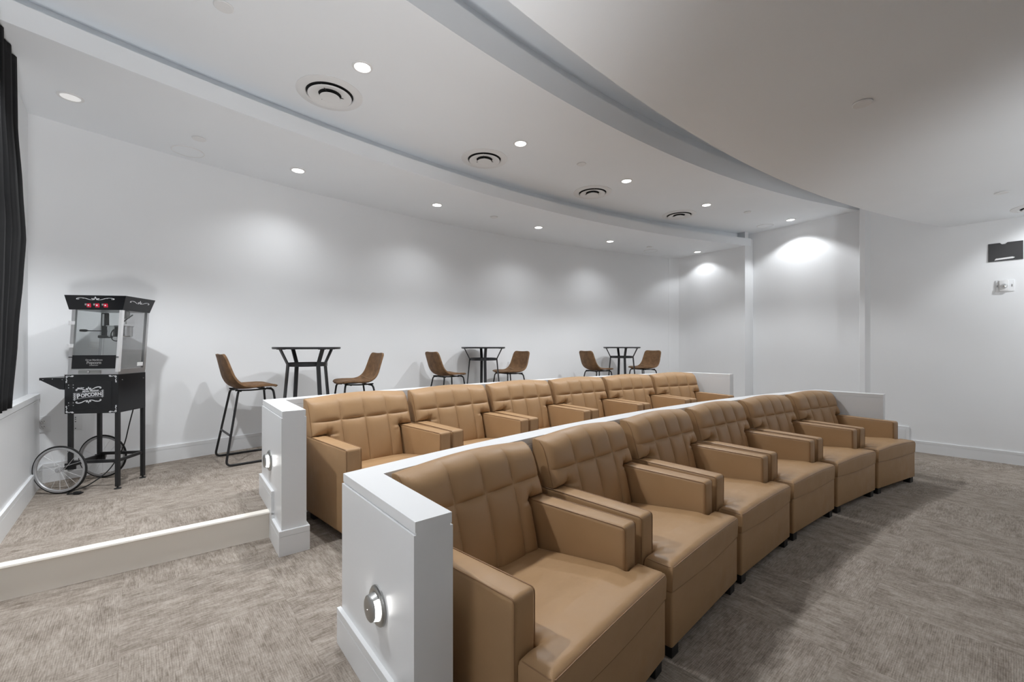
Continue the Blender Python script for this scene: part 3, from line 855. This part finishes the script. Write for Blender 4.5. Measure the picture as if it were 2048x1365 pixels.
def scroll_banner(bm, cx, cy, sc_, f, flip=1, sy=1):
    """a symmetric flourish: centre peak with two long S scrolls"""
    for sx in (-1, 1):
        g = lambda pts: [(cx+sx*x*sc_, cy+flip*y*sc_*sy) for x, y in pts]
        stroke(bm, g([(0, .10), (.04, .03), (.09, -.02), (.16, -.06), (.24, -.055), (.34, -.01), (.46, .055), (.60, .09), (.74, .085), (.84, .05), (.87, 0), (.83, -.04), (.77, -.03), (.77, .01), (.80, .02)]), .010*sc_*2, .034*sc_*2, f)
        stroke(bm, g([(.05, .08), (.10, .045), (.16, .055), (.17, .03), (.10, .01), (.04, .0)]), .02*sc_, .07*sc_, f)
        stroke(bm, g([(.50, .07), (.53, .04), (.58, .04), (.57, .06)]), .02*sc_, .03*sc_, f)
        stroke(bm, g([(.03, .02), (.07, -.05), (.16, -.08)]), .02*sc_, .07*sc_, f)
    stroke(bm, [(cx, cy+flip*.20*sc_*sy), (cx, cy+flip*.10*sc_*sy), (cx, cy+flip*.03*sc_*sy)], .006*sc_, .09*sc_, f)
def corner_scroll(bm, cx, cy, sx, sy, f, s=.82):
    g = lambda pts: [(cx+sx*x*s, cy+sy*y*s) for x, y in pts]
    stroke(bm, g(spiral(.012, -.014, .010, 0, 1.1)), .002, .006, f)
    stroke(bm, g([(.018, -.008), (.030, -.006), (.040, -.012), (.050, -.006), (.060, -.010), (.064, -.006), (.056, -.002), (.046, -.004)]), .002, .006, f)
    stroke(bm, g([(.008, -.022), (.006, -.034), (.012, -.044), (.006, -.054), (.010, -.064), (.005, -.068), (.002, -.058)]), .002, .006, f)
    stroke(bm, g(spiral(.052, -.009, .007, 1, -1.0)), .002, .004, f)
    stroke(bm, g(spiral(.009, -.056, .007, 1, 1.0)), .002, .004, f)
f = lambda u, v: Vector((u, -.0012, v))
for sx, x in ((1, -BW+.008), (-1, -.008)):
    for sy, z in ((1, bz1-.004), (-1, bz0+.004)):
        bm = NB(); corner_scroll(bm, x, z, sx, sy, f); obj('corner_ornament', bm, M['white'], box, smooth=False)
bm = NB(); cxp, czp = -.193, .712; f = lambda u, v: Vector((cxp+(u-cxp)*1, -.0034, v+(u-cxp)*.10))
scroll_banner(bm, cxp, czp+.044, .095, f, 1, .95); scroll_banner(bm, cxp, czp-.046, .095, f, -1, .95)
for sx in (-1, 1):
    for k in range(4):
        z = czp-.026+k*.014+(.004 if sx > 0 else 0); stroke(bm, spiral(cxp+sx*(.092), z, .0075, 0 if sx > 0 else PI, 1.1*sx), .0018, .004, f)
# outline of the word's plate
stroke(bm, [(cxp-.083, czp-.020), (cxp-.083, czp+.022), (cxp-.05, czp+.019), (cxp, czp+.015), (cxp+.05, czp+.017), (cxp+.083, czp+.020)], .0015, .002, f)
stroke(bm, [(cxp-.083, czp-.024), (cxp-.04, czp-.020), (cxp, czp-.018), (cxp+.04, czp-.019), (cxp+.083, czp-.022)], .0015, .002, f)
obj('sign_ornament', bm, M['white'], door, smooth=False)
tilt = math.atan(.10)
# POPCORN, a large initial and small capitals
RX = (PI/2, -tilt*1.0, 0)
text_mesh('P', .047, M['white'], door, (cxp-.066, -.0036, czp-.004-.006), RX, bold=.0016, squash=.95)
text_mesh('OPCORN', .034, M['white'], door, (cxp+.017, -.0036, czp-.002+.002), RX, bold=.0012, squash=.92, space=1.02)
text_mesh('Movie Matinee', .019, M['white'], door, (cxp+.012, -.0036, czp+.029), RX, bold=.0004, shear=.3, squash=.95)
text_mesh('Old Time', .0115, M['white'], door, (cxp-.052, -.0036, czp+.052), RX, bold=.0003, shear=.25)
# legs, bars, feet
lz = {'fr': (-.013, .015), 'rr': (-.013, BD-.013), 'fl': (-BW+.03, .015), 'rl': (-BW+.03, BD-.013)}
for k, (x, y) in lz.items():
    z0 = .018 if k in ('fr', 'rr') else .15
    bm = NB(); add_box(bm, x-.0125, x+.0125, y-.0125, y+.0125, z0, bz0+.01, .0015, 1); lg = obj('leg', bm, M['black'], pc)
    if z0 < .1:
        bm = NB(); lathe(bm, [(0, 0), (.022, 0), (.022, .004), (.010, .009), (.006, .010), (.006, .022), (0, .022)], 20, Matrix.Translation((x, y, 0))); obj('levelling_foot', bm, M['rubber'], lg)
bm = NB(); yy = BD-.013
add_box(bm, -BW+.03, -.013, .006, .024, .200, .222, .001, 1); obj('crossbar', bm, M['black'], pc)
bm = NB(); add_box(bm, -BW+.03, -.013, yy-.009, yy+.009, .200, .222, .001, 1); obj('crossbar', bm, M['black'], pc)
bm = NB(); add_box(bm, -.022, -.004, .015, yy, .200, .222, .001, 1); obj('crossbar', bm, M['black'], pc)
bm = NB(); add_box(bm, -BW+.021, -BW+.039, .015, yy, .180, .205, .001, 1); obj('crossbar', bm, M['black'], pc)
# wheels
WR = .175; WXC = -BW+.012
for wy in (-.052, BD+.047):
    wt = bpy.data.objects.new('wheel', None)
    RY = Matrix.Translation((WXC, wy, WR)) @ Matrix.Rotation(PI/2, 4, 'X')
    bm = NB()
    tube(bm, [RY @ Vector(((WR-.0065)*math.cos(a*2*PI/56), (WR-.0065)*math.sin(a*2*PI/56), 0)) for a in range(56)], .0065, 8, closed=True)
    wh = obj('wheel', bm, M['rubber'], pc)
    bm = NB(); lathe(bm, [(WR-.028, .004), (WR-.024, .010), (WR-.012, .010), (WR-.011, 0), (WR-.012, -.010), (WR-.024, -.010), (WR-.028, -.004), (WR-.028, .004)], 56, RY); obj('rim', bm, M['rim'], wh)
    bm = NB()
    for k in range(16):
        a = k*2*PI/16; sd = (1 if k % 2 else -1)
        tube(bm, [RY @ Vector((.014*math.cos(a+sd*1.2), .014*math.sin(a+sd*1.2), .016*sd)), RY @ Vector(((WR-.027)*math.cos(a), (WR-.027)*math.sin(a), 0))], .0011, 5)
    obj('spokes', bm, M['alu_lit'], wh)
    bm = NB(); lathe(bm, [(0, .026), (.008, .026), (.010, .020), (.019, .018), (.019, .013), (.010, .012), (.010, -.012), (.019, -.013), (.019, -.018), (.010, -.020), (.008, -.026), (0, -.026)], 20, RY); obj('hub', bm, M['alu'], wh)
bm = NB(); tube(bm, [(WXC, -.05, WR), (WXC, BD+.045, WR)], .008, 8)
add_box(bm, WXC-.012, -BW+.07, .0, .012, WR-.014, WR+.030, .001, 1); add_box(bm, WXC-.012, -BW+.07, BD-.02, BD-.008, WR-.014, WR+.030, .001, 1); obj('axle', bm, M['black'], pc)
# side shelf with tapering brackets
bm = NB(); sh = [(-BW, .838), (-BW-.150, .838), (-BW-.158, .826), (-BW-.03, .755), (-BW, .752)]
for y0, y1 in ((.0, .003), (BD-.003, BD)):
    vprism(bm, sh, lambda u, v, d: Vector((u, d, v)), y0, y1)
add_box(bm, -BW-.158, -BW, 0, BD, .836, .841); add_box(bm, -BW-.160, -BW-.155, 0, BD, .822, .841)
shf = obj('side_shelf', bm, M['blackgloss'], pc)
for x, z in ((-BW-.135, .829), (-BW-.075, .832), (-BW-.012, .828)):
    bm = NB(); lathe(bm, [(0, .003), (.003, .002), (.0035, 0)], 8, Matrix.Translation((x, 0, z)) @ Matrix.Rotation(PI/2, 4, 'X'))
    obj('screw', bm, M['steel'], shf)
# cord
bm = NB(); pts = [(.0, .16, bz0+.01), (-.045, .19, .47), (-.11, .24, .30), (-.16, .25, .19), (-.19, .17, .08), (-.25, .05, .012), (-.30, -.02, .006), (-.27, -.09, .006), (-.22, -.085, .008)]
tube(bm, round_path(pts, .08, 6), .0042, 6); cord = obj('power_cord', bm, M['rubber'], pc)
bm = NB(); add_box(bm, -.225, -.185, -.098, -.072, .001, .022, .005, 2); 
for y in (-.090, -.080): add_box(bm, -.186, -.170, y-.003, y+.001, .008, .016)
obj('plug', bm, M['rubber'], cord)

# glass cabinet: four posts leaning slightly to the right
LEAN = .062
cab = lambda x, y, z: Vector((x+(z-bz1)*LEAN, y, z))
cz1 = 1.352
sheared = Matrix(((1, 0, LEAN, -bz1*LEAN), (0, 1, 0, 0), (0, 0, 1, 0), (0, 0, 0, 1)))
bm = NB(); add_box(bm, -BW+.018, -.002, .002, BD-.004, bz1+.001, bz1+.040, .001, 1, mtx=sheared); add_box(bm, -BW+.0, -BW+.05, -.002, BD, bz1, bz1+.004)
ped = obj('cabinet_base', bm, M['alu'], pc)
bm = NB(); add_box(bm, -BW+.09, -.115, -.006, .001, bz1+.008, bz1+.032, .004, 2, mtx=sheared); obj('crumb_tray_pull', bm, M['nickel'], ped)
bm = NB(); lathe(bm, [(0, .012), (.007, .011), (.009, .006), (.006, 0)], 12, sheared @ Matrix.Translation((-BW+.165, -.006, bz1+.022)) @ Matrix.Rotation(PI/2, 4, 'X')); obj('knob', bm, M['steel'], ped)
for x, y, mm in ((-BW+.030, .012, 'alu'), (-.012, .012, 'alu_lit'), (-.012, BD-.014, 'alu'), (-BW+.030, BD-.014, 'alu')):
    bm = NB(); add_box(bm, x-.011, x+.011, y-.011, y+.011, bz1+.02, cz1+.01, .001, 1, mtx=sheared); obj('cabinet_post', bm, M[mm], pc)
bm = NB(); add_box(bm, -BW+.041, -.024, .006, .010, bz1+.040, cz1, mtx=sheared); dp = obj('glass_door', bm, M['glass'], pc, smooth=False)
bm = NB(); add_box(bm, -BW+.042, -.026, .0, .006, bz1+.045, bz1+.145, .001, 1, mtx=sheared); lowp = obj('lower_door_panel', bm, M['blackgloss'], pc)
for z in (bz1+.215, bz1+.385):
    bm = NB(); add_box(bm, -BW+.004, -BW+.022, -.004, .006, z-.015, z+.015, .0015, 1, mtx=sheared); add_box(bm, -BW+.022, -BW+.046, -.002, .0, z-.013, z+.013, .0008, 1, mtx=sheared)
    obj('hinge', bm, M['alu_lit'], dp)
bm = NB(); add_box(bm, -.030, -.006, -.006, .002, bz1+.128, bz1+.134, .001, 1, mtx=sheared); add_box(bm, -BW+.022, -BW+.046, -.006, .002, bz1+.128, bz1+.134, .001, 1, mtx=sheared); obj('latch', bm, M['black'], dp)
RF = (PI/2, 0, 0)
text_mesh('Great Northern', .017, M['grey_print'], lowp, (-BW/2+.016, -.0014, bz1+.109), RF, bold=.0005, shear=.1)
text_mesh('Popcorn', .028, M['grey_print'], lowp, (-BW/2+.016, -.0014, bz1+.089), RF, bold=.0008, shear=.1)
text_mesh('COMPANY', .010, M['grey_print'], lowp, (-BW/2+.016, -.0014, bz1+.069), RF, bold=.0003, space=1.3)
for x in (-.006, -BW+.024):
    bm = NB(); add_box(bm, x-.0015, x+.0015, .024, BD-.026, bz1+.040, cz1, mtx=sheared); sg = obj('side_glass', bm, M['haze'], pc, smooth=False)
bm = NB(); add_box(bm, -.0035, -.0025, BD-.10, BD-.035, bz1+.055, bz1+.085, mtx=sheared); obj('sticker', bm, M['fixture'], sg)
bm = NB(); add_box(bm, -BW+.024, -.024, BD-.016, BD-.013, bz1+.040, cz1, mtx=sheared); obj('back_glass', bm, M['haze'], pc, smooth=False)
# notice on the glass
bm = NB()
nx0, nx1, nz0, nz1 = -.215, -.125, bz1+.185, bz1+.245
for a in ((nx0, nx1, nz0, nz0+.001), (nx0, nx1, nz1-.001, nz1), (nx0, nx0+.001, nz0, nz1), (nx1-.001, nx1, nz0, nz1)): add_box(bm, a[0], a[1], .0048, .0055, a[2], a[3], mtx=sheared)
for k in range(5):
    z = nz1-.016-k*.008; add_box(bm, nx0+.008, nx1-.008-.01*(k % 2), .0048, .0055, z, z+.0016, mtx=sheared)
obj('notice', bm, M['grey_print'], dp, smooth=False)
text_mesh('WARNING', .012, M['grey_print'], dp, ((nx0+nx1)/2+.012, .0045, nz1-.009), RF)
# kettle
kt = bpy.data.objects.new('kettle', None)
KX, KY, KZ = -.115, .165, bz1+.285
bm = NB(); lathe(bm, [(0, 0), (.072, 0), (.078, .008), (.078, .078), (.084, .080), (.084, .086), (.02, .090), (0, .096)], 36, Matrix.Translation((KX+LEAN*.3, KY, KZ))); ket = obj('kettle', bm, M['steel'], pc)
bm = NB(); tube(bm, [(KX-.07, KY-.03, KZ+.045), (KX-.185, KY-.04, KZ+.047)], .0035, 8); tube(bm, [(KX-.175, KY-.04, KZ+.047), (KX-.19, KY-.04, KZ+.047), (KX-.225, KY-.041, KZ+.048)], [.006, .010, .009], 10); obj('handle', bm, M['rubber'], ket)
bm = NB(); add_box(bm, KX-.080, KX-.040, KY-.05, KY-.02, KZ+.0, cz1-.02, .004, 1); add_box(bm, KX-.100, KX-.02, KY-.055, KY-.01, KZ-.010, KZ+.012, .006, 2); obj('hanger_bracket', bm, M['black'], ket)
bm = NB(); tube(bm, [(KX-.058, KY-.058, KZ+.085), (KX-.056, KY-.058, cz1-.03)], .006, 10); obj('crank_rod', bm, M['alu_lit'], ket)
bm = NB(); tube(bm, round_path([(-.03, .20, cz1-.03), (-.04, .15, KZ+.14), (-.10, .07, KZ+.03), (-.085, .07, KZ-.035), (-.03, .09, KZ-.03)], .05, 6), .004, 6); obj('kettle_cord', bm, M['rubber'], ket)
bm = NB(); add_box(bm, -.075, -.035, .14, .18, cz1-.06, cz1, .003, 1); tube(bm, [(-.055, .16, cz1-.05), (-.05, .16, KZ+.10)], .0035, 6); obj('heat_lamp_bracket', bm, M['nickel'], ket)
bm = NB(); tube(bm, [(KX-.06, KY+.10, bz1+.04), (KX-.055, KY+.10, KZ)], .014, 12); obj('rear_post', bm, M['alu'], ket)
# canopy
bm = NB(); cb0, cb1 = 1.346, 1.452
def cq(e, z): return [cab(x, y, z) for x, y in ((-BW-e, -e*.6), (e, -e*.6), (e, BD+e*.6), (-BW-e, BD+e*.6))]
a = [bm.verts.new(v) for v in cq(.0, cb0)]; b = [bm.verts.new(v) for v in cq(.026, cb1)]
bm.faces.new(a[::-1]); bm.faces.new(b)
for i in range(4): bm.faces.new((a[i], a[(i+1) % 4], b[(i+1) % 4], b[i]))
can = obj('canopy', bm, M['blackgloss'], pc, smooth=False)
def onfront(u, v):   # u across 0..1, v up 0..1 on the sloping front face
    p0 = a0[0].lerp(a0[1], u); p1 = b0[0].lerp(b0[1], u); p = p0.lerp(p1, v); return p+Vector((0, -.0015, 0))
a0 = cq(.0, cb0); b0 = cq(.026, cb1)
bm = NB(); scroll_banner(bm, .5, .74, .36, lambda u, v: onfront(u, v), 1, 2.4); obj('ornament', bm, M['white'], can, smooth=False)
def onside(u, v):
    p0 = a0[1].lerp(a0[2], u); p1 = b0[1].lerp(b0[2], u); return p0.lerp(p1, v)+Vector((.0015, 0, 0))
bm = NB(); scroll_banner(bm, .5, .62, .38, lambda u, v: onside(u, v), 1, 2.4); obj('ornament', bm, M['white'], can, smooth=False)
for k, u in enumerate((.38, .53, .68)):
    c = onfront(u, .30)
    bm = NB(); add_box(bm, c.x-.013, c.x+.013, c.y-.004, c.y+.004, c.z-.015, c.z+.015, .002, 1); sw = obj('switch', bm, M['red'], can)
    bm = NB(); add_box(bm, c.x-.005, c.x+.004, c.y-.005, c.y-.0035, c.z-.004, c.z+.006); obj('switch_mark', bm, M['white'], sw, smooth=False)
    c = onfront(u-.055, .33); bm = NB(); add_box(bm, c.x-.006, c.x+.005, c.y-.001, c.y+.001, c.z-.003, c.z+.010); obj('switch_symbol', bm, M['grey_print'], can, smooth=False)

# ------------------------------------------------------------------ wall fittings
def on_back(px_ratio, z):
    """point on the back wall seen along x/y = ratio"""
    best = None
    for i in range(4000):
        Y = 2+i*.002; X = px_ratio*Y; d = abs(math.hypot(X-ARC_BACK[0], Y-ARC_BACK[1])-ARC_BACK[2])
        if best is None or d < best[0]: best = (d, X, Y)
    return best[1], best[2]
def plate(x, y, z, label, name, w_, h_, kind):
    ang = math.atan2(y-ARC_BACK[1], x-ARC_BACK[0])-PI/2
    t = thing(name, label, 'electrical outlet' if kind == 'outlet' else 'wall plate', (x, y, z), ang)
    bm = NB(); add_box(bm, -w_/2, w_/2, -.006, .002, -h_/2, h_/2, .002, 2); obj('plate', bm, M['trim'], t)
    if kind == 'outlet':
        for s in (-1, 1):
            bm = NB(); lathe(bm, [(0, .0085), (.015, .0085), (.017, .006)], 20, Matrix.Translation((0, 0, s*.021)) @ Matrix.Rotation(PI/2, 4, 'X')); r_ = obj('receptacle', bm, M['fixture'], t)
            bm = NB()
            for dx in (-.006, .006): add_box(bm, dx-.0014, dx+.0014, -.0092, -.008, s*.021, s*.021+.008)
            lathe(bm, [(0, .0092), (.0024, .0092)], 8, Matrix.Translation((0, 0, s*.021-.007)) @ Matrix.Rotation(PI/2, 4, 'X')); obj('slot', bm, M['dark'], r_)
    else:
        bm = NB(); 
        for z_ in (.045, .030, .010, -.045): lathe(bm, [(0, .0068), (.004, .0066)], 10, Matrix.Translation((-.004, 0, z_)) @ Matrix.Rotation(PI/2, 4, 'X'))
        obj('hole', bm, M['slot'], t)
    return t
x, y = on_back((85.5-1024)/860, 0); plate(x, y, CAMZ-(849.5-694)*y/860, 'white duplex outlet low on the wall between the ledge and the cart wheel', 'wall_outlet', .088, .128, 'outlet')
x, y = on_back((152-1024)/860, 0); plate(x, y, CAMZ-(846-694)*y/860, 'white wall plate with small holes seen behind the popcorn cart leg', 'wall_plate', .075, .115, 'plate')

# dark projection port and fire strobe on the right wall
BA = math.atan2(B1.y, B1.x)
def on_bay(r_):
    # X = r*Y on line bay1
    p0 = Vector(bay1[0]); s = (r_*p0.y-p0.x)/(B1.x-r_*B1.y); return p0+B1*s
x0 = on_bay((1976.5-1024)/860); x1 = on_bay((2046.5-1024)/860); wpt = (x1-x0).length; cpt = (x0+x1)/2
zc = CAMZ+(694-503.5)*cpt.y/860
t = thing('projection_port', 'dark glass panel high on the right wall with a pale reflection modelled on it', 'wall panel', (cpt.x, cpt.y, zc), BA)
hh = .108
bm = NB(); vprism(bm, [(-wpt/2, -hh), (wpt/2, -hh), (wpt/2, hh), (wpt*.06, hh), (.0, hh-.018), (-wpt*.10, hh-.018), (-wpt*.16, hh), (-wpt/2, hh)], lambda u, v, d: Vector((u, d, v)), -.012, .004); obj('panel', bm, M['smoke'], t, ang=20)
bm = NB(); vprism(bm, [(-wpt*.32, -hh+.012), (wpt*.22, -hh+.020), (wpt*.27, -hh+.030), (wpt*.2, -hh+.040), (-wpt*.28, -hh+.032)], lambda u, v, d: Vector((u, d, v)), -.014, -.011); obj('bar_reflection', bm, M['fixture'], t, smooth=False)  # white bar standing for a reflection in the dark glass
cpt = on_bay((2009.5-1024)/860); zc = CAMZ+(694-572)*cpt.y/860
t = thing('fire_strobe', 'small white fire alarm strobe with a clear lens on the right wall', 'fire alarm', (cpt.x, cpt.y, zc), BA)
bm = NB(); add_box(bm, -.075, .075, -.012, .002, -.068, .068, .004, 2); pb = obj('backplate', bm, M['trim'], t)
bm = NB(); add_box(bm, -.045, .030, -.040, -.01, -.064, .066, .008, 2); obj('housing', bm, M['fixture'], t)
bm = NB(); lathe(bm, [(0, .070), (.015, .066), (.027, .052), (.030, .038)], 14, Matrix.Translation((-.004, 0, -.005)) @ Matrix.Rotation(PI/2, 4, 'X')); obj('lens', bm, M['steel'], t, ang=5)
for x_ in (-.060, .055): text_mesh('FIRE', .015, M['slot'], pb, (x_, -.0132, 0), (PI/2, PI/2, 0))

# ------------------------------------------------------------------ end
